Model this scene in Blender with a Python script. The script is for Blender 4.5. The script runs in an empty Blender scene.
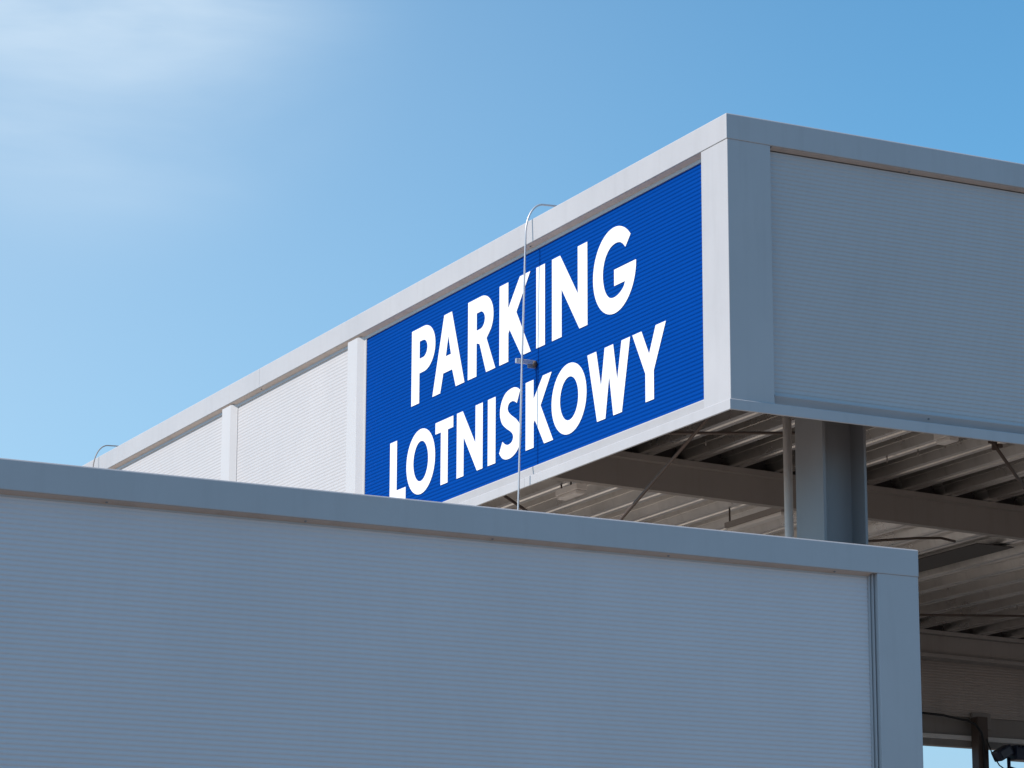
import bpy, bmesh, math, random
from math import radians, sin, cos, pi
from mathutils import Vector, Matrix
from mathutils.geometry import tessellate_polygon
random.seed(7)
S = bpy.context.scene
COL = S.collection

# ------------------------------------------------------------------ camera
PITCH, YAW, ROLL, FPX = 0.23364, 0.47154, 0.00316, 2997.7
fw = Vector((sin(YAW)*cos(PITCH), cos(YAW)*cos(PITCH), sin(PITCH)))
rt0 = Vector((cos(YAW), -sin(YAW), 0)); up0 = rt0.cross(fw)
rt = rt0*cos(ROLL) + up0*sin(ROLL); up = -rt0*sin(ROLL) + up0*cos(ROLL)
cam = bpy.data.cameras.new('camera'); camo = bpy.data.objects.new('camera', cam); COL.objects.link(camo)
camo.matrix_world = Matrix(((rt.x, up.x, -fw.x, -10.3876), (rt.y, up.y, -fw.y, -17.0839), (rt.z, up.z, -fw.z, 1.6), (0, 0, 0, 1)))
cam.sensor_width = 36; cam.lens = FPX*36/1024; cam.clip_start = .1; cam.clip_end = 6000
S.camera = camo

# ------------------------------------------------------------------ sky, sun, exposure
SUN_EL = radians(46)
sdir = Vector((-cos(SUN_EL), 0.03, sin(SUN_EL))).normalized()       # towards the sun
W = bpy.data.worlds.new('World'); S.world = W; W.use_nodes = True
wn = W.node_tree; wn.nodes.clear(); N = wn.nodes.new; L = wn.links.new
out = N('ShaderNodeOutputWorld'); bg = N('ShaderNodeBackground'); bg.inputs[1].default_value = .15
sky = N('ShaderNodeTexSky'); sky.sky_type = 'NISHITA'; sky.sun_disc = False
sky.sun_elevation = SUN_EL; sky.sun_rotation = math.atan2(sdir.x, sdir.y)
sky.altitude = 0; sky.air_density = 1.0; sky.dust_density = .6; sky.ozone_density = 4.0
tc = N('ShaderNodeTexCoord')
# thin cirrus: stretched noise, kept to one part of the sky
mp = N('ShaderNodeMapping'); mp.inputs['Rotation'].default_value = (radians(20), radians(-35), radians(20)); mp.inputs['Scale'].default_value = (4, 9, 14)
L(tc.outputs['Generated'], mp.inputs[0])
nz = N('ShaderNodeTexNoise'); nz.inputs['Scale'].default_value = 1.0; nz.inputs['Detail'].default_value = 6; nz.inputs['Roughness'].default_value = .5; nz.inputs['Distortion'].default_value = .6
L(mp.outputs[0], nz.inputs['Vector'])
r1 = N('ShaderNodeMapRange'); r1.interpolation_type = 'SMOOTHSTEP'; r1.inputs[1].default_value = .22; r1.inputs[2].default_value = .72
L(nz.outputs[0], r1.inputs[0])
cdir = (fw*FPX + rt*(95-512) + up*(384+75)).normalized()
vd = N('ShaderNodeVectorMath'); vd.operation = 'DISTANCE'; vd.inputs[1].default_value = cdir
L(tc.outputs['Generated'], vd.inputs[0])
r2 = N('ShaderNodeMapRange'); r2.interpolation_type = 'SMOOTHERSTEP'; r2.inputs[1].default_value = .13; r2.inputs[2].default_value = .0
L(vd.outputs['Value'], r2.inputs[0])
m0 = N('ShaderNodeMath'); m0.operation = 'MULTIPLY'; L(r1.outputs[0], m0.inputs[0]); L(r2.outputs[0], m0.inputs[1])
# broad high veil of thin cirrostratus on the left of the view
vdir = (fw*FPX + rt*(-500-512) + up*(384-330)).normalized()
vd2 = N('ShaderNodeVectorMath'); vd2.operation = 'DISTANCE'; vd2.inputs[1].default_value = vdir
L(tc.outputs['Generated'], vd2.inputs[0])
r3 = N('ShaderNodeMapRange'); r3.interpolation_type = 'SMOOTHSTEP'; r3.inputs[1].default_value = .52; r3.inputs[2].default_value = .0; r3.inputs[4].default_value = .46
L(vd2.outputs['Value'], r3.inputs[0])
mu = N('ShaderNodeMath'); mu.operation = 'MULTIPLY_ADD'; mu.inputs[1].default_value = 1.05; mu.use_clamp = True
L(m0.outputs[0], mu.inputs[0]); L(r3.outputs[0], mu.inputs[2])
mix = N('ShaderNodeMixRGB'); mix.inputs[2].default_value = (4.8, 5.75, 6.6, 1)
gain = N('ShaderNodeVectorMath'); gain.operation = 'MULTIPLY'; gain.inputs[1].default_value = (.66, 1.115, 1.15)     # white balance of the clear sky
L(sky.outputs[0], gain.inputs[0]); L(mu.outputs[0], mix.inputs[0]); 
# pale air near the horizon
sx = N('ShaderNodeSeparateXYZ'); L(tc.outputs['Generated'], sx.inputs[0])
r4 = N('ShaderNodeMapRange'); r4.interpolation_type = 'SMOOTHSTEP'; r4.inputs[1].default_value = .20; r4.inputs[2].default_value = .08; r4.inputs[4].default_value = .9
L(sx.outputs[2], r4.inputs[0])
hz = N('ShaderNodeMixRGB'); hz.inputs[2].default_value = (2.75, 4.1, 5.35, 1); L(r4.outputs[0], hz.inputs[0]); L(gain.outputs[0], hz.inputs[1])
L(hz.outputs[0], mix.inputs[1]); L(mix.outputs[0], bg.inputs[0]); L(bg.outputs[0], out.inputs[0])
sl = bpy.data.lights.new('sun', 'SUN'); sl.energy = 5.0; sl.angle = radians(.53); sl.color = (1, .885, .785)
so = bpy.data.objects.new('sun', sl); COL.objects.link(so); so.rotation_euler = sdir.to_track_quat('Z', 'Y').to_euler()
S.view_settings.view_transform = 'Standard'; S.view_settings.look = 'None'; S.view_settings.gamma = 1
S.view_settings.exposure = 0.0
S.render.resolution_x = 1024; S.render.resolution_y = 768

# ------------------------------------------------------------------ materials
def mat(name, col, rough=.5, metal=0, var=.06, dirt=0, bump=0, bscale=1.5, spec=.5, dirtcol=(.12, .1, .08)):
    m = bpy.data.materials.new(name); m.use_nodes = True; t = m.node_tree; b = t.nodes['Principled BSDF']
    b.inputs['Roughness'].default_value = rough; b.inputs['Metallic'].default_value = metal
    b.inputs['Specular IOR Level'].default_value = spec
    tcn = t.nodes.new('ShaderNodeTexCoord')
    n1 = t.nodes.new('ShaderNodeTexNoise'); n1.inputs['Scale'].default_value = 1.3; n1.inputs['Detail'].default_value = 5; n1.inputs['Roughness'].default_value = .6
    t.links.new(tcn.outputs['Object'], n1.inputs['Vector'])
    mr = t.nodes.new('ShaderNodeMapRange'); mr.inputs[1].default_value = .3; mr.inputs[2].default_value = .7; mr.inputs[3].default_value = 1-var; mr.inputs[4].default_value = 1+var
    t.links.new(n1.outputs[0], mr.inputs[0])
    vm = t.nodes.new('ShaderNodeVectorMath'); vm.operation = 'SCALE'; vm.inputs[0].default_value = col
    t.links.new(mr.outputs[0], vm.inputs['Scale']); last = vm.outputs[0]
    if dirt:
        mp = t.nodes.new('ShaderNodeMapping'); mp.inputs['Scale'].default_value = (9, 9, .7); t.links.new(tcn.outputs['Object'], mp.inputs[0])
        n2 = t.nodes.new('ShaderNodeTexNoise'); n2.inputs['Scale'].default_value = 1; n2.inputs['Detail'].default_value = 7; n2.inputs['Roughness'].default_value = .65
        t.links.new(mp.outputs[0], n2.inputs['Vector'])
        m2 = t.nodes.new('ShaderNodeMapRange'); m2.inputs[1].default_value = .5; m2.inputs[2].default_value = .85; m2.inputs[4].default_value = dirt
        t.links.new(n2.outputs[0], m2.inputs[0])
        mx = t.nodes.new('ShaderNodeMixRGB'); mx.inputs[2].default_value = (*dirtcol, 1)
        t.links.new(m2.outputs[0], mx.inputs[0]); t.links.new(last, mx.inputs[1]); last = mx.outputs[0]
    t.links.new(last, b.inputs['Base Color'])
    mrr = t.nodes.new('ShaderNodeMapRange'); mrr.inputs[3].default_value = max(0, rough-.06); mrr.inputs[4].default_value = min(1, rough+.08)
    t.links.new(n1.outputs[0], mrr.inputs[0]); t.links.new(mrr.outputs[0], b.inputs['Roughness'])
    if bump:
        n3 = t.nodes.new('ShaderNodeTexNoise'); n3.inputs['Scale'].default_value = bscale; n3.inputs['Detail'].default_value = 2
        t.links.new(tcn.outputs['Object'], n3.inputs['Vector'])
        bp = t.nodes.new('ShaderNodeBump'); bp.inputs['Strength'].default_value = 1; bp.inputs['Distance'].default_value = bump
        t.links.new(n3.outputs[0], bp.inputs['Height']); t.links.new(bp.outputs[0], b.inputs['Normal'])
    return m
M_PANEL = mat('coated_panel', (.492, .480, .490), .45, dirt=.04, bump=.005, var=.03)
M_PANEL_LOW = mat('coated_panel_lower', (.625, .595, .612), .45, dirt=.03, bump=.005, var=.025)
M_TRIM = mat('coated_flashing', (.45, .443, .457), .42, dirt=.12, bump=.006, bscale=1.1, var=.04)
M_BLUE = mat('blue_sign_panel', (.0003, .049, .275), .65, bump=.003, var=.03, spec=.02)
M_WHITE = mat('white_vinyl', (.86, .86, .87), .5, var=.01)
M_STEEL = mat('painted_steel', (.27, .24, .225), .5, dirt=.3, bump=.003, var=.06)
M_COLUMN = mat('column_paint', (.22, .22, .228), .4, dirt=.12, bump=.002, var=.04)
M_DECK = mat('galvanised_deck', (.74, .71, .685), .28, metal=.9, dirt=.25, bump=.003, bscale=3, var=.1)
M_DECK_SHADE = mat('galvanised_deck_shaded', (.47, .445, .43), .27, metal=.9, dirt=.35, bump=.003, bscale=3, var=.1)  # same sheet as the rest; shade of the front bay put into the colour
M_HEAD = mat('head_flashing_bounce', (.52, .445, .405), .55, dirt=.3, var=.08)  # brown of light off the ground is tinted into the colour
M_DARK = mat('trough_shade', (.05, .045, .042), .6)
M_BROWN = mat('brown_steel', (.085, .06, .05), .6, dirt=.2)
M_FASCIA = mat('inner_lining', (.44, .38, .35), .55, dirt=.25, var=.05)
M_PILASTER = mat('pilaster_flashing', (.53, .52, .53), .4, dirt=.03, var=.02)
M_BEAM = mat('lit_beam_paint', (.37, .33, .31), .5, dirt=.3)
M_ROD = mat('aluminium_rod', (.52, .52, .54), .4, metal=.5)
M_PIPE = mat('pipe_paint', (.74, .70, .68), .4, dirt=.1)
M_BLACK = mat('black_rubber', (.012, .012, .014), .6)
M_NAVY = mat('dark_lamp_housing', (.012, .02, .05), .4)
M_GLASS = mat('lamp_glass', (.10, .12, .16), .1)
M_SCREW = mat('screw_head', (.22, .21, .21), .45, metal=.3)
M_CONC = mat('concrete', (.46, .40, .33), .85, dirt=.2, var=.1)
M_GROUND = mat('paving', (.185, .15, .12), .9, var=.12)
M_GAP = mat('shadow_gap', (.04, .035, .035), .8)

# ------------------------------------------------------------------ mesh helpers
def link(name, me, m, parent=None):
    o = bpy.data.objects.new(name, me); COL.objects.link(o)
    if m: me.materials.append(m)
    if parent: o.parent = parent
    return o
def finish(bm, name, m, parent=None, smooth=False):
    bmesh.ops.recalc_face_normals(bm, faces=bm.faces)
    me = bpy.data.meshes.new(name); bm.to_mesh(me); bm.free()
    if smooth:
        for p in me.polygons: p.use_smooth = True
    return link(name, me, m, parent)
def addbox(bm, x0, x1, y0, y1, z0, z1, bev=0):
    b = bmesh.new()
    bmesh.ops.create_cube(b, size=1)
    for v in b.verts: v.co = Vector(((x0+x1)/2+v.co.x*(x1-x0), (y0+y1)/2+v.co.y*(y1-y0), (z0+z1)/2+v.co.z*(z1-z0)))
    if bev: bmesh.ops.bevel(b, geom=b.edges[:], offset=bev, segments=2, affect='EDGES', profile=.6)
    merge(bm, b)
def merge(bm, b):
    me = bpy.data.meshes.new('tmp'); b.to_mesh(me); b.free(); bm.from_mesh(me); bpy.data.meshes.remove(me)
def prism(bm, prof, axis, a0, a1):
    """closed profile [(u,v)] swept along an axis: axis 'x' -> profile (y,z); axis 'y' -> (x,z); axis 'z' -> (x,y)"""
    def P(u, v, a): return {'x': (a, u, v), 'y': (u, a, v), 'z': (u, v, a)}[axis]
    A = [bm.verts.new(P(u, v, a0)) for u, v in prof]; B = [bm.verts.new(P(u, v, a1)) for u, v in prof]
    n = len(prof)
    for i in range(n): bm.faces.new((A[i], A[(i+1) % n], B[(i+1) % n], B[i]))
    tris = tessellate_polygon([[Vector((u, v, 0)) for u, v in prof]])
    for t in tris:
        try: bm.faces.new([A[i] for i in t]); bm.faces.new([B[i] for i in t][::-1])
        except ValueError: pass
def tube(bm, pts, r, seg=10, cap=True):
    pts = [Vector(p) for p in pts]; rings = []
    for i, p in enumerate(pts):
        d = (pts[min(i+1, len(pts)-1)] - pts[max(i-1, 0)]).normalized()
        a = d.orthogonal().normalized() if i == 0 else (rings_n - d*rings_n.dot(d)).normalized()
        rings_n = a; b = d.cross(a)
        rings.append([bm.verts.new(p + (a*cos(2*pi*k/seg) + b*sin(2*pi*k/seg))*r) for k in range(seg)])
    for i in range(len(rings)-1):
        for k in range(seg):
            bm.faces.new((rings[i][k], rings[i][(k+1) % seg], rings[i+1][(k+1) % seg], rings[i+1][k]))
    if cap: bm.faces.new(rings[0][::-1]); bm.faces.new(rings[-1])
def arc(c, r, a0, a1, n, f):
    return [f(c[0]+r*cos(a0+(a1-a0)*i/n), c[1]+r*sin(a0+(a1-a0)*i/n)) for i in range(n+1)]
def box(name, m, parent, *a, bev=0):
    bm = bmesh.new(); addbox(bm, *a, bev=bev); return finish(bm, name, m, parent)
def tubeo(name, m, parent, pts, r, seg=10):
    bm = bmesh.new(); tube(bm, pts, r, seg); return finish(bm, name, m, parent, True)
def thing(name, label, cat, loc=(0, 0, 0), group=None):
    o = bpy.data.objects.new(name, None); COL.objects.link(o); o.location = loc; o.empty_display_size = .2
    o['label'] = label; o['category'] = cat
    if group: o['group'] = group
    return o
def node(name, parent):
    o = bpy.data.objects.new(name, None); COL.objects.link(o); o.parent = parent; return o
def tag(o, label, cat, group=None):
    o['label'] = label; o['category'] = cat
    if group: o['group'] = group
    return o
PITCHR, DEP = .031, .0030
def ribbed(name, m, parent, face, a0, a1, z0, z1, plane, thick=.05, dep=DEP):
    """micro-ribbed sandwich panel. face '-x': front at x=plane, running along y a0..a1; face '-y': front at y=plane along x"""
    pr = []; z = z0; n = int(round((z1-z0)/PITCHR)); p = (z1-z0)/n
    for i in range(n):
        zz = z0+i*p
        pr += [(plane, zz), (plane, zz+p*.34), (plane+dep, zz+p*.54), (plane+dep, zz+p*.82)]
    pr.append((plane, z1)); pr += [(plane+thick, z1), (plane+thick, z0)]
    bm = bmesh.new(); prism(bm, pr, 'x' if face == '-y' else 'y', a0, a1)
    return finish(bm, name, m, parent)

# ------------------------------------------------------------------ setting
bm = bmesh.new(); bmesh.ops.create_grid(bm, x_segments=1, y_segments=1, size=3000)
g = finish(bm, 'ground', M_GROUND); g['kind'] = 'structure'

# ------------------------------------------------------------------ the car park building
TOP, ZC, ZS, ZB = 8.3, 8.111, 6.249, 6.171
PARK = thing('car_park_building', 'pale grey multi-storey car park with ribbed metal cladding and open steel upper deck', 'building', (0, 0, 0))
REC = .055
XR, YL = 26., 20.
UP = node('upper_parapet', PARK)
def screw(parent, p, n=(0, -1, 0)):
    bm = bmesh.new(); q = Vector(p); tube(bm, [q, q+Vector(n)*.008], .007, 8); o = finish(bm, 'screw', M_SCREW, parent, False); return o
# coping, sunny side and shaded side as mitred folded caps, with a hairline joint between lengths
def coping(parent, axis, a0, a1, front, back, z0, z1, proud=.005):
    """profile: folded flashing with a small drip return"""
    f = front-proud
    pr = [(f+.004, z0), (f, z0+.004), (f, z1-.010), (f+.003, z1-.003), (f+.010, z1), (back, z1), (back, z0), ]
    bm = bmesh.new(); prism(bm, pr, axis, a0, a1)
    return finish(bm, 'coping', M_TRIM, parent)
cuts = [0.001, 2.43, 8.531, 14.63, YL]
for i in range(len(cuts)-1):
    a = cuts[i] + (.003 if i > 1 else 0)
    if i == 0:
        # corner piece: L-shaped cap made of two mitred arms, one mesh
        bm = bmesh.new(); f = -.005
        def ring(pts): return [bm.verts.new(p) for p in pts]
        pr = [(.004, ZC), (0, ZC+.004), (0, TOP-.010), (.003, TOP-.003), (.010, TOP), (.34, TOP), (.34, ZC)]
        A = ring([(f+u, cuts[1], z) for u, z in pr]); B = ring([(f+u, f+u, z) for u, z in pr]); Cc = ring([(2.9, f+u, z) for u, z in pr])
        n = len(pr)
        for R1, R2 in ((A, B), (B, Cc)):
            for k in range(n): bm.faces.new((R1[k], R1[(k+1) % n], R2[(k+1) % n], R2[k]))
        bm.faces.new(A[::-1]); bm.faces.new(Cc)
        finish(bm, 'coping', M_TRIM, UP)
    else:
        coping(UP, 'y', a, cuts[i+1], 0, .33, ZC, TOP)
xx = 2.9
while xx < XR:
    coping(UP, 'x', xx, min(xx+6, XR), 0, .33, ZC, TOP); xx += 6.0035
# dark backing that shows in the hairline joints
bm = bmesh.new(); addbox(bm, .012, .05, .05, YL-.1, ZC+.02, TOP-.02); addbox(bm, .05, XR-.1, .012, .05, ZC+.02, TOP-.02); finish(bm, 'joint_backing', M_GAP, UP)
# corner flashing (runs round the corner, one piece)
bm = bmesh.new(); z0, z1 = ZS+.0015, ZC-.0014
prism(bm, [(0, .355), (0, .004), (.0012, .0012), (.004, 0), (.352, 0), (.352, .022), (.372, .03), (.372, .075), (.075, .075), (.075, .355)], 'z', z0, z1)
finish(bm, 'corner_trim', M_TRIM, UP)
# bottom trims: proud drip flashing plus slightly canted base strip
def drip(parent, axis, a0, a1, z0, z1, front=0, s=1):
    f = front-.010
    pr = [(f+.004, z0), (f, z0+.004), (f, z1-.006), (f+.002, z1-.002), (f+.006, z1), (front+.05, z1), (front+.05, z1-.012), (f+.014, z1-.012), (f+.010, z0)]
    bm = bmesh.new(); prism(bm, pr, axis, a0, a1); finish(bm, 'bottom_trim', M_TRIM, parent)
bm = bmesh.new(); f = -.010
pr = [(.004, ZB), (0, ZB+.004), (0, ZS-.006), (.002, ZS-.002), (.006, ZS), (.06, ZS), (.06, ZS-.012), (.014, ZS-.012), (.010, ZB)]
A = [bm.verts.new((f+u, 3.05, z)) for u, z in pr]; B = [bm.verts.new((f+u, f+u, z)) for u, z in pr]; Cc = [bm.verts.new((3.05, f+u, z)) for u, z in pr]; n = len(pr)
for R1, R2 in ((A, B), (B, Cc)):
    for k in range(n): bm.faces.new((R1[k], R1[(k+1) % n], R2[(k+1) % n], R2[k]))
bm.faces.new(A[::-1]); bm.faces.new(Cc); finish(bm, 'bottom_trim', M_TRIM, UP)
drip(UP, 'y', 3.0525, YL, ZB, ZS)
drip(UP, 'x', 3.0525, XR, ZB, ZS)
def strip(parent, axis, a0, a1, z0=ZS, z1=6.322, top=.030, bot=.046):
    bm = bmesh.new(); prism(bm, [(bot, z0+.001), (top, z1-.008), (top+.003, z1), (.1, z1), (.1, z0+.001)], axis, a0, a1); finish(bm, 'base_strip', M_TRIM, parent)
strip(UP, 'y', .36, YL, top=.012, bot=.022); strip(UP, 'x', .375, XR, top=.026, bot=.07)
for k in range(6): screw(UP, (1.66+4.2*k, .044, 6.288))
# cladding panels
ribbed('cladding_panel', M_PANEL, UP, '-y', .374, XR, 6.323, ZC-.023, REC)
pil = [(6.235, 6.55), (9.215, 9.545)]
HD = .046
def cove(parent, axis, a0, a1, zt, pts):
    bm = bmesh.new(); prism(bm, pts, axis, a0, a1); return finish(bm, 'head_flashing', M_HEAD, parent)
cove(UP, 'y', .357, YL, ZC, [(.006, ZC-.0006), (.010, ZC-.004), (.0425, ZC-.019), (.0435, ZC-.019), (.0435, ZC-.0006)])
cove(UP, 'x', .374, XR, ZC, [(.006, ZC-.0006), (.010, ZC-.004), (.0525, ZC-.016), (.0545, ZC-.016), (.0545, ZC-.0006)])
box('head_channel', M_TRIM, UP, .044, .10, .357, YL, ZC-HD, ZC-.0005); 
yy = [6.56] + [v for a, b in pil[1:] for v in (a, b)] + [YL]
for i in range(0, len(yy)-1, 2):
    if yy[i+1] > yy[i]: ribbed('cladding_panel', M_PANEL, UP, '-x', yy[i]+.001, yy[i+1]-.001, 6.323, ZC-HD-.001, REC, dep=.0015)
for a, b in pil:
    bm = bmesh.new()
    prism(bm, [(REC+.01, a-.012), (REC-.006, a-.012), (REC-.006, a), (.004, a+.055), (.004, b-.055), (REC-.006, b), (REC-.006, b+.012), (REC+.01, b+.012)], 'z', 6.323, ZC-.018)
    finish(bm, 'pilaster', M_PILASTER, UP)
# head channel at the top of the panels (flashing above it tinted with the brown of ground bounce)
# inner faces of the band, seen from the deck side
bm = bmesh.new(); addbox(bm, .11, .28, .11+.2, YL, 6.47, TOP-.2); addbox(bm, .112, XR, .112, .282, 6.472, TOP-.202)
finish(bm, 'inner_wall', M_FASCIA, UP)

# lower parapet, 0.34 m in front of the upper face
LOW = node('lower_parapet', PARK)
LY, LT, LC, LX, LXL = -.3412, 5.2527, 5.0639, 1.2668, -16.
LB = 3.15
xs = [LX, -6.1, -10.6, LXL]
for i in range(3):
    coping(LOW, 'x', xs[i+1]+(.0035 if i < 2 else 0), xs[i], LY, LY+.33, LC, LT)
bm = bmesh.new(); addbox(bm, LXL+.1, LX-.05, LY+.012, LY+.05, LC+.02, LT-.02); finish(bm, 'joint_backing', M_GAP, LOW)
bm = bmesh.new()
prism(bm, [(.938, LY-.0005), (LX-.004, LY), (LX-.001, LY+.001), (LX, LY+.004), (LX, LY+.30), (.90, LY+.30), (.90, LY+.075), (.894, LY+.075), (.894, LY+.045), (.900, LY+.045), (.903, LY+.062), (.911, LY+.062), (.913, LY+.030), (.920, LY+.030), (.922, LY+.055), (.932, LY+.055), (.934, LY+.002)], 'z', LB, LC-.0014)
finish(bm, 'corner_trim', M_TRIM, LOW)
ribbed('cladding_panel', M_PANEL_LOW, LOW, '-y', LXL, .893, LB+.1, LC-.029, LY+.0635)
box('head_channel', M_TRIM, LOW, LXL, .893, LY+.062, LY+.11, LC-.0285, LC-.0005)
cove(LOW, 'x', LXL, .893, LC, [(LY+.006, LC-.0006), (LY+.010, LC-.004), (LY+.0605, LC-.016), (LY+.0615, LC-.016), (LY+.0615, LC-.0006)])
strip(LOW, 'x', LXL, .892, LB, LB+.1, LY+.03, LY+.046)
for k in range(10): screw(LOW, (.609-1.29*k, LY+.035, LC-.0105))
for k in range(3): screw(UP, (.026, 3.02+5.52*k, ZC-.012), (-1, 0, 0))
for k in range(5): screw(UP, (1.546+5.2*k, .030, ZC-.010))
box('inner_wall', M_FASCIA, LOW, LXL, .85, LY+.11, LY+.29, LB, LC-.003)

# slab and lower frame
SL = box('floor_slab', M_CONC, PARK, LXL, 1.15, -.04, 20, 3.35, 3.6)

# steel deck of the upper floor: deep trapezoidal sheet running along y
ZD = 6.60
bm = bmesh.new(); P = .445; x = .32; H = .19
prof = []
x = 3.43-P*7
while x < 24:
    # bottom flange centred on x, with a small stiffener groove; then web, then crown with stiffener
    prof += [(x-.068, ZD), (x-.018, ZD), (x-.010, ZD+.012), (x+.010, ZD+.012), (x+.018, ZD), (x+.068, ZD),
             (x+.085, ZD+.07), (x+.099, ZD+.07), (x+.122, ZD+H), (x+.195, ZD+H), (x+.205, ZD+H-.014), (x+.24, ZD+H-.014), (x+.25, ZD+H),
             (x+P-.122, ZD+H), (x+P-.099, ZD+.07), (x+P-.085, ZD+.07)]
    x += P
top = [(prof[-1][0], ZD+.32), (prof[0][0], ZD+.32)]
bm = bmesh.new(); prism(bm, [p for p in prof]+top, 'y', 3.503, 10.35)
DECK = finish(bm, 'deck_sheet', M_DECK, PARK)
bm = bmesh.new(); prism(bm, [p for p in prof]+top, 'y', .303, 3.5); finish(bm, 'deck_sheet', M_DECK_SHADE, PARK)
bm = bmesh.new(); prism(bm, [p for p in prof if p[0] < 4]+[(4, ZD+.32), (prof[0][0], ZD+.32)], 'y', 10.353, 20)
finish(bm, 'deck_sheet', M_DECK, PARK)
# side closers so no light leaks in over the deck
# steel beams
def ibeam(name, axis, a0, a1, c, ztop, h, b, parent, m, tf=.018, tw=.012):
    z1 = ztop; z0 = ztop-h
    pr = [(c-b/2, z1), (c+b/2, z1), (c+b/2, z1-tf), (c+tw/2, z1-tf), (c+tw/2, z0+tf), (c+b/2, z0+tf), (c+b/2, z0), (c-b/2, z0), (c-b/2, z0+tf), (c-tw/2, z0+tf), (c-tw/2, z1-tf), (c-b/2, z1-tf)]
    bm = bmesh.new(); prism(bm, pr, axis, a0, a1); return finish(bm, name, m, parent)
def skew(o, px, py, a):
    o.matrix_world = Matrix.Translation((px, py, 0)) @ Matrix.Rotation(a, 4, 'Z') @ Matrix.Translation((-px, -py, 0)); return o
skew(box('rib_light_block', M_GAP, PARK, .36, 13.9, 3.50, 3.53, ZD-.0015, ZD+H+.01), 2.5, 3.4, radians(5.0))  # dark plate added to stop light through the ribs and blacken the troughs
skew(box('rib_light_block', M_GAP, PARK, .45, 10.8, 9.97, 10.0, ZD-.0015, ZD+H+.01), 9.3, 10.0, radians(4.5))  # same added light block over the second beam
bm = bmesh.new(); prism(bm, [(3.40, ZD-.002), (3.60, ZD-.002), (3.60, ZD-.03), (3.52, ZD-.03), (3.52, ZD-.275), (3.44, ZD-.275), (3.44, ZD-.055), (3.40, ZD-.048)], 'x', .33, 14)
skew(finish(bm, 'steel_beam', M_STEEL, PARK), 2.5, 3.4, radians(5.0))
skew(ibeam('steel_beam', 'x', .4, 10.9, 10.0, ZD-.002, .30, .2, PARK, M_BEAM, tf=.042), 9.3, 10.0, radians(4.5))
# column: rolled H section whose open side faces the front
bm = bmesh.new(); cx0, cx1, cy0, cy1 = 1.062, 1.432, .50, .86
prism(bm, [(cx0, cy0), (cx0+.022, cy0), (cx0+.022, .672), (cx1-.020, .672), (cx1-.020, cy0), (cx1, cy0), (cx1, cy1), (cx1-.02, cy1), (cx1-.02, .688), (cx0+.022, .688), (cx0+.022, cy1), (cx0, cy1)], 'z', 0, ZD-.001)
finish(bm, 'column', M_COLUMN, PARK)
for px in (9.2, 17.2):
    bm = bmesh.new(); prism(bm, [(u-cx0+px, v) for u, v in [(cx0, cy0), (cx0+.022, cy0), (cx0+.022, .672), (cx1-.020, .672), (cx1-.020, cy0), (cx1, cy0), (cx1, cy1), (cx1-.02, cy1), (cx1-.02, .688), (cx0+.022, .688), (cx0+.022, cy1), (cx0, cy1)]], 'z', 0, ZD-.001)
    finish(bm, 'column', M_COLUMN, PARK)
bm = bmesh.new(); addbox(bm, .5, .75, 9.0, 9.3, 3.6, ZD-.001, .005); finish(bm, 'column', M_COLUMN, PARK)
# lining on the far side of the second beam, hanging below it
FA = node('inner_fascia', PARK)
ribbed('cladding_panel', M_FASCIA, FA, '-y', 1.5, 24, 5.735, ZD-.002, 10.28, dep=.003)
box('rib_light_block', M_GAP, FA, 1.2, 24, 10.305, 10.335, ZD-.0015, ZD+H+.01)  # added to shut out a sliver of sky above the lining
box('flashing', M_STEEL, FA, 1.5, 24, 10.33, 10.42, 5.50, 5.80)
box('flashing', M_PIPE, FA, 1.5, 24, 10.24, 10.329, 5.470, 5.520, bev=.004)
box('flashing', M_STEEL, FA, 1.5, 24, 10.30, 10.42, 5.40, 5.468)
box('post', M_BROWN, FA, 9.275, 9.41, 10.10, 10.23, 3.2, 5.72, bev=.004)
box('gusset_plate', M_STEEL, FA, 9.30, 9.55, 10.232, 10.272, 5.60, 5.78, bev=.004)
# dark strip added under the deck, standing in for its shaded troughs
for x0, x1, y0 in ((5.80, 6.22, 5.217),):
    box('trough_shade_strip', M_DARK, PARK, x0, x1, y0, 9.5, ZD-.022, ZD-.014)

# bracing rods
def rod(pts, r=.014, m=M_BROWN, nm='brace_rod', seg=10): return tubeo(nm, m, PARK, pts, r, seg)
rod([(.3, .60, 6.387), (.3, .8059, 6.304), (.3, 2.068, 5.794), (.3, 6.9, 3.842)], .013)
rod([(.33, 4.5, 6.53), (.33, 4.05, 6.31), (.33, 3.74, 6.158), (.33, .9, 4.77)], .013)
rod([(2.47, .5, 6.388), (2.55, .5, 6.292), (2.816, .5, 5.987), (5.0, .5, 3.48)], .013)
rod([(.35, 2.085, 6.45), (1.455, 1.502, 6.45), (1.9, 1.27, 6.45)], .012)
rod([(4.30, 5.55, 6.5), (4.614, 5.206, 6.5), (4.911, 4.879, 6.5), (5.093, 4.783, 6.5), (5.30, 4.86, 6.5)], .012)
rod([(6.7, 7.84, 6.35), (9.2, 6.69, 6.35), (12, 5.4, 6.35)], .012)
# clevis plates at the top of the front brace
bm = bmesh.new(); addbox(bm, 2.51, 2.54, .49, .51, 6.285, 6.42, .004); addbox(bm, 2.585, 2.625, .48, .52, 6.262, 6.29, .004); addbox(bm, 2.5401, 2.5849, .492, .508, 6.24, 6.40, .004)
finish(bm, 'clevis', M_BROWN, PARK)
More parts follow.
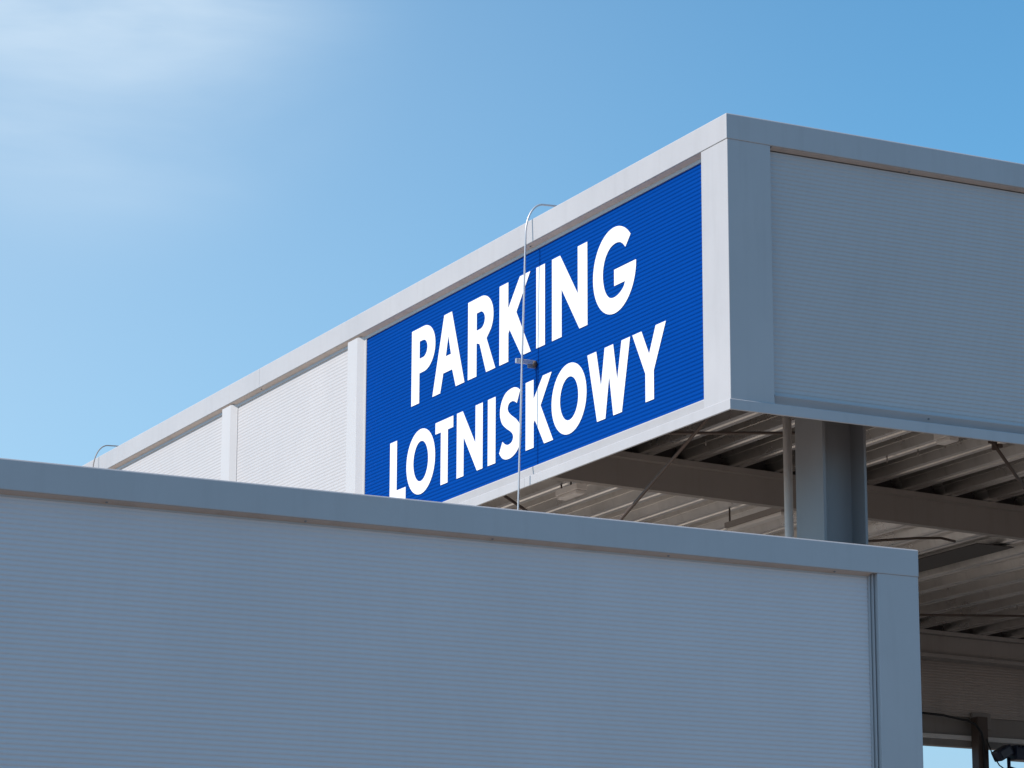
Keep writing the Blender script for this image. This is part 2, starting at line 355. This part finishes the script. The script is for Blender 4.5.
# short hanger pins fixed to the deck
for i, (u, v) in enumerate([(3.03, 2.145), (3.066, 1.83), (2.963, 2.482), (1.35, 2.6), (1.78, 1.35), (4.87, 7.6), (5.3, 7.2), (5.76, 6.9), (7.071, 7.483), (8.323, 8.027)]):
    tubeo('hanger_pin', M_STEEL, PARK, [(u, v, ZD), (u, v, ZD-.045)], .006, 6)

# ------------------------------------------------------------------ drainpipe
dp = thing('drainpipe', 'slim pale grey vertical drainpipe beside the steel column', 'drainpipe', (1.22, 1.27, 3.6))
def at(o, p): return tuple(Vector(p)-o.location)
def tube_at(name, m, root, pts, r, seg=12): return tubeo(name, m, root, [at(root, p) for p in pts], r, seg)
tube_at('pipe', M_PIPE, dp, [(1.256, 1.27, 6.62), (1.258, 1.27, 5.3), (1.26, 1.27, 3.6)], .033, 20)
tube_at('collar', M_PIPE, dp, [(1.258, 1.27, 4.98), (1.258, 1.27, 4.90)], .042, 20)

# ------------------------------------------------------------------ lightning conductors
def conductor(y, label, rr=.0078, rm=None):
    rm = rm or M_ROD
    t = thing('lightning_conductor', label, 'lightning rod', (-.11, y+.01, 3.6), 'lightning conductors on the sunlit wall')
    pts = [(-.112, y+.01, 3.62), (-.110, y+.01, 5.9), (-.083, y, 7.15), (-.070, y-.03, 8.13)]
    n = 16
    for i in range(1, n+1):
        a = pi/2*i/n; pts.append((-.070+.17*(1-cos(a)), y-.03+.02*sin(a), 8.13+.30*sin(a)))
    pts += [(.22, y-.01, 8.435), (.33, y-.01, 8.42), (.345, y-.01, 8.30)]
    tube_at('rod', rm, t, pts, rr, 10)
    b = bmesh.new(); o = t.location; addbox(b, -.125-o.x, .045-o.x, .003, .027, 7.132-o.z, 7.168-o.z, .003); finish(b, 'wall_arm', M_ROD, t)
    tube_at('arm_foot', M_BROWN, t, [(.0495, y+.025, 7.140), (.022, y+.025, 7.140)], .026, 12)
    b = bmesh.new(); addbox(b, -.02-o.x, .046-o.x, .006, .024, 7.105-o.z, 7.1315-o.z, .003); finish(b, 'clamp', M_SCREW, t)
    return t
conductor(2.955, 'thin silver lightning conductor rod standing in front of the blue sign')
conductor(13.08, 'thin lightning conductor loop at the far left end of the sunlit parapet top', .0065, M_STEEL)  # same kind of rod, darker colour stands for the shade under its loop

# ------------------------------------------------------------------ the sign
SG = thing('parking_sign', 'large blue ribbed sign with white words PARKING LOTNISKOWY on the sunlit parapet', 'sign', (.05, 6.2, 6.33))
sg_o = SG.location
pn = ribbed('sign_panel', M_BLUE, None, '-x', .36, 6.187, 6.335, ZC-HD-.001, .0525)
pn.parent = SG; pn.matrix_parent_inverse = Matrix.Translation(-Vector(sg_o))
SG.location = sg_o
bm = bmesh.new(); addbox(bm, .0475, .0745, 6.1885, 6.222, 6.335, ZC-HD-.001); e = finish(bm, 'edge_strip', M_TRIM, SG); e.matrix_parent_inverse = Matrix.Translation(-Vector(sg_o))
XF, XB = .0495, .0520
def ell(cx, cy, rx, ry, a0, a1, n=24):
    return [(cx+rx*cos(radians(a0+(a1-a0)*i/n)), cy+ry*sin(radians(a0+(a1-a0)*i/n))) for i in range(n+1)]
def spline(p, n=6):
    out = []
    for i in range(len(p)-1):
        p0 = p[max(i-1, 0)]; p1 = p[i]; p2 = p[i+1]; p3 = p[min(i+2, len(p)-1)]
        for k in range(n):
            t = k/n
            out.append(tuple(.5*((2*p1[j])+(-p0[j]+p2[j])*t+(2*p0[j]-5*p1[j]+4*p2[j]-p3[j])*t*t+(-p0[j]+3*p1[j]-3*p2[j]+p3[j])*t**3) for j in (0, 1)))
    out.append(p[-1]); return out
def letter(ch, loops):
    loops3 = [[Vector((s, t, 0)) for s, t in lp] for lp in loops]
    tris = tessellate_polygon(loops3); flat = [v for lp in loops3 for v in lp]
    bm = bmesh.new()
    F = [bm.verts.new((XF-sg_o[0], 6.2-v.x-sg_o[1], v.y-sg_o[2])) for v in flat]
    B = [bm.verts.new((XB-sg_o[0], 6.2-v.x-sg_o[1], v.y-sg_o[2])) for v in flat]
    for t in tris:
        bm.faces.new([F[i] for i in t]); bm.faces.new([B[i] for i in t][::-1])
    k = 0
    for lp in loops3:
        n = len(lp)
        for i in range(n): bm.faces.new((F[k+i], F[k+(i+1) % n], B[k+(i+1) % n], B[k+i]))
        k += n
    o = finish(bm, 'letter', M_WHITE, SG); o['label'] = 'white capital letter ' + ch
T1, B1, T2, B2 = 7.915, 7.264, 7.025, 6.485
letter('P', [[(.945, T1), (1.165, T1)] + ell(1.185, 7.718, .221, .197, 85, -85) + [(1.165, 7.521), (1.100, 7.521), (1.100, B1), (.945, B1)],
             [(1.100, 7.797), (1.155, 7.797)] + ell(1.165, 7.722, .088, .075, 85, -85, 14) + [(1.155, 7.647), (1.100, 7.647)]])
letter('A', [[(1.573, T1), (1.718, T1), (1.960, B1), (1.800, B1), (1.732, 7.421), (1.563, 7.421), (1.506, B1), (1.357, B1)], [(1.655, 7.722), (1.707, 7.557), (1.609, 7.557)]])
letter('R', [[(2.023, T1), (2.240, T1)] + ell(2.262, 7.722, .221, .193, 85, -38) + [(2.360, 7.543), (2.518, B1), (2.355, B1), (2.236, 7.521), (2.181, 7.540), (2.181, B1), (2.023, B1)],
             [(2.181, 7.790), (2.235, 7.790)] + ell(2.242, 7.718, .088, .073, 85, -85, 14) + [(2.235, 7.645), (2.181, 7.645)]])
letter('K', [[(2.591, T1), (2.745, T1), (2.745, 7.700), (2.946, T1), (3.124, T1), (2.886, 7.638), (3.133, B1), (2.975, B1), (2.770, 7.520), (2.748, 7.493), (2.748, B1), (2.591, B1)]])
letter('I', [[(3.227, T1), (3.372, T1), (3.372, B1), (3.227, B1)]])
letter('N', [[(3.490, T1), (3.623, T1), (3.911, 7.543), (3.911, T1), (4.063, T1), (4.063, B1), (3.935, B1), (3.648, 7.640), (3.648, B1), (3.490, B1)]])
letter('G', [ell(4.483, 7.587, .330, .332, 41, 359, 50) + [(4.813, 7.590), (4.480, 7.590), (4.480, 7.465), (4.646, 7.465)] +
             spline([(4.646, 7.465), (4.620, 7.425), (4.55, 7.390), (4.465, 7.379), (4.39, 7.402), (4.33, 7.475), (4.306, 7.590), (4.335, 7.695), (4.405, 7.765), (4.49, 7.790), (4.56, 7.785), (4.61, 7.763), (4.653, 7.726)])[1:]])
letter('L', [[(.531, T2), (.669, T2), (.669, 6.593), (.850, 6.593), (.850, B2), (.531, B2)]])
letter('O', [ell(1.141, 6.757, .279, .277, 0, 352.5, 47), ell(1.143, 6.760, .144, .171, 0, 352.5, 47)])
letter('T', [[(1.423, T2), (1.760, T2), (1.760, 6.930), (1.660, 6.930), (1.660, B2), (1.528, B2), (1.528, 6.930), (1.423, 6.930)]])
letter('N', [[(1.828, T2), (1.935, T2), (2.170, 6.715), (2.170, T2), (2.300, T2), (2.300, B2), (2.198, B2), (1.955, 6.806), (1.955, B2), (1.828, B2)]])
letter('I', [[(2.392, T2), (2.528, T2), (2.528, B2), (2.392, B2)]])
letter('S', [spline([(2.955, 6.991), (2.900, 7.022), (2.820, 7.035), (2.705, 7.015), (2.630, 6.950), (2.607, 6.865), (2.640, 6.785), (2.715, 6.730), (2.786, 6.693), (2.828, 6.662), (2.836, 6.630), (2.810, 6.600), (2.753, 6.590), (2.700, 6.603), (2.651, 6.632)]) +
             spline([(2.595, 6.548), (2.650, 6.500), (2.730, 6.477), (2.830, 6.484), (2.925, 6.530), (2.972, 6.618), (2.958, 6.702), (2.895, 6.765), (2.808, 6.815), (2.758, 6.850), (2.740, 6.885), (2.762, 6.918), (2.807, 6.929), (2.855, 6.921), (2.899, 6.898)])])
letter('K', [[(3.050, T2), (3.183, T2), (3.183, 6.870), (3.339, T2), (3.484, T2), (3.300, 6.796), (3.506, B2), (3.359, B2), (3.205, 6.700), (3.185, 6.680), (3.185, B2), (3.050, B2)]])
letter('O', [ell(3.764, 6.755, .281, .275, 0, 352.5, 47), ell(3.768, 6.756, .147, .169, 0, 352.5, 47)])
letter('W', [[(4.060, T2), (4.198, T2), (4.271, 6.742), (4.329, T2), (4.459, T2), (4.519, 6.742), (4.587, T2), (4.716, T2), (4.587, B2), (4.457, B2), (4.397, 6.795), (4.336, B2), (4.208, B2)]])
letter('Y', [[(4.750, T2), (4.884, T2), (4.995, 6.832), (5.093, T2), (5.241, T2), (5.061, 6.697), (5.061, B2), (4.938, B2), (4.938, 6.697)]])

# ------------------------------------------------------------------ ceiling luminaires and cable tray below the deck
def batten(x, y0, y1, z, label, hang, m=None):
    m = m or M_STEEL
    t = thing('ceiling_light', label, 'ceiling light', (x, (y0+y1)/2, z), 'battens under the deck')
    h = (y1-y0)/2
    box('lamp_body', m, t, -.05, .05, -h, h, .0, .05, bev=.004); box('diffuser', M_PIPE, t, -.042, .042, -h+.02, h-.02, -.035, -.001, bev=.01)
    for yy in hang: tubeo('hanger', M_BROWN, t, [(0, yy*h, .05), (0, yy*h, ZD-z)], .008, 8)
    return t
batten(2.965, 4.0, 4.93, 6.42, 'slim batten light hanging under the deck left of the drainpipe', (-.9, .98))
batten(1.185, 4.335, 4.713, 6.50, 'short pale batten light under the deck below the blue sign', (-.9, 0, .9), M_PIPE)
batten(2.855, 1.385, 1.61, 6.55, 'pale batten light just behind the shaded parapet right of the column', (-.9, .9), M_PIPE)

# ------------------------------------------------------------------ floodlight, cable and its thin leads
FL = thing('floodlight', 'dark blue floodlight on a bracket beside the post under the far fascia', 'floodlight', (9.55, 9.9, 5.14))
b = bmesh.new(); addbox(b, -.10, .10, -.07, .07, -.06, .06, .015)
bmesh.ops.rotate(b, verts=b.verts, cent=(0, 0, 0), matrix=Matrix.Rotation(radians(-28), 3, 'Y')); bmesh.ops.translate(b, verts=b.verts, vec=(-.10, 0, .165)); finish(b, 'lamp_head', M_NAVY, FL)
b = bmesh.new(); addbox(b, .02, .30, -.10, .10, .09, .235, .02)
for k in range(6): addbox(b, .03+.045*k, .045+.045*k, -.09, .09, .23, .255)
finish(b, 'lamp_body', M_NAVY, FL)
b = bmesh.new(); addbox(b, -.17, -.03, -.082, -.073, .125, .205, .003)
bmesh.ops.rotate(b, verts=b.verts, cent=(-.10, 0, .165), matrix=Matrix.Rotation(radians(-28), 3, 'Y')); finish(b, 'lamp_glass', M_GLASS, FL)
b = bmesh.new(); tube(b, [(-.22, 0, -.06), (-.10, 0, -.04), (-.02, 0, .0), (-.02, 0, .12)], .022, 8); tube(b, [(-.02, 0, 0), (.2, 0, -.05), (.45, 0, -.06)], .03, 8); finish(b, 'bracket', M_NAVY, FL, True)
tag(tubeo('wire', M_BLACK, None, [(9.329, 10.02, 5.46), (9.345, 9.95, 5.30), (9.40, 9.9, 5.17), (9.52, 9.9, 5.10)], .008, 6), 'thin looping black wire below the dark floodlight', 'wire')
tag(tubeo('power_cable', M_BLACK, None, [(7.5, 10.05, 5.72), (8.538, 10.05, 5.709), (8.78, 10.05, 5.70), (8.935, 10.05, 5.678), (9.10, 10.05, 5.66), (9.201, 10.05, 5.627), (9.292, 10.06, 5.544), (9.325, 10.075, 5.45), (9.335, 10.08, 5.25), (9.335, 10.08, 4.2)], .013, 8),
    'black cable along the far fascia turning down the brown post', 'cable')
bpy.context.view_layer.update()
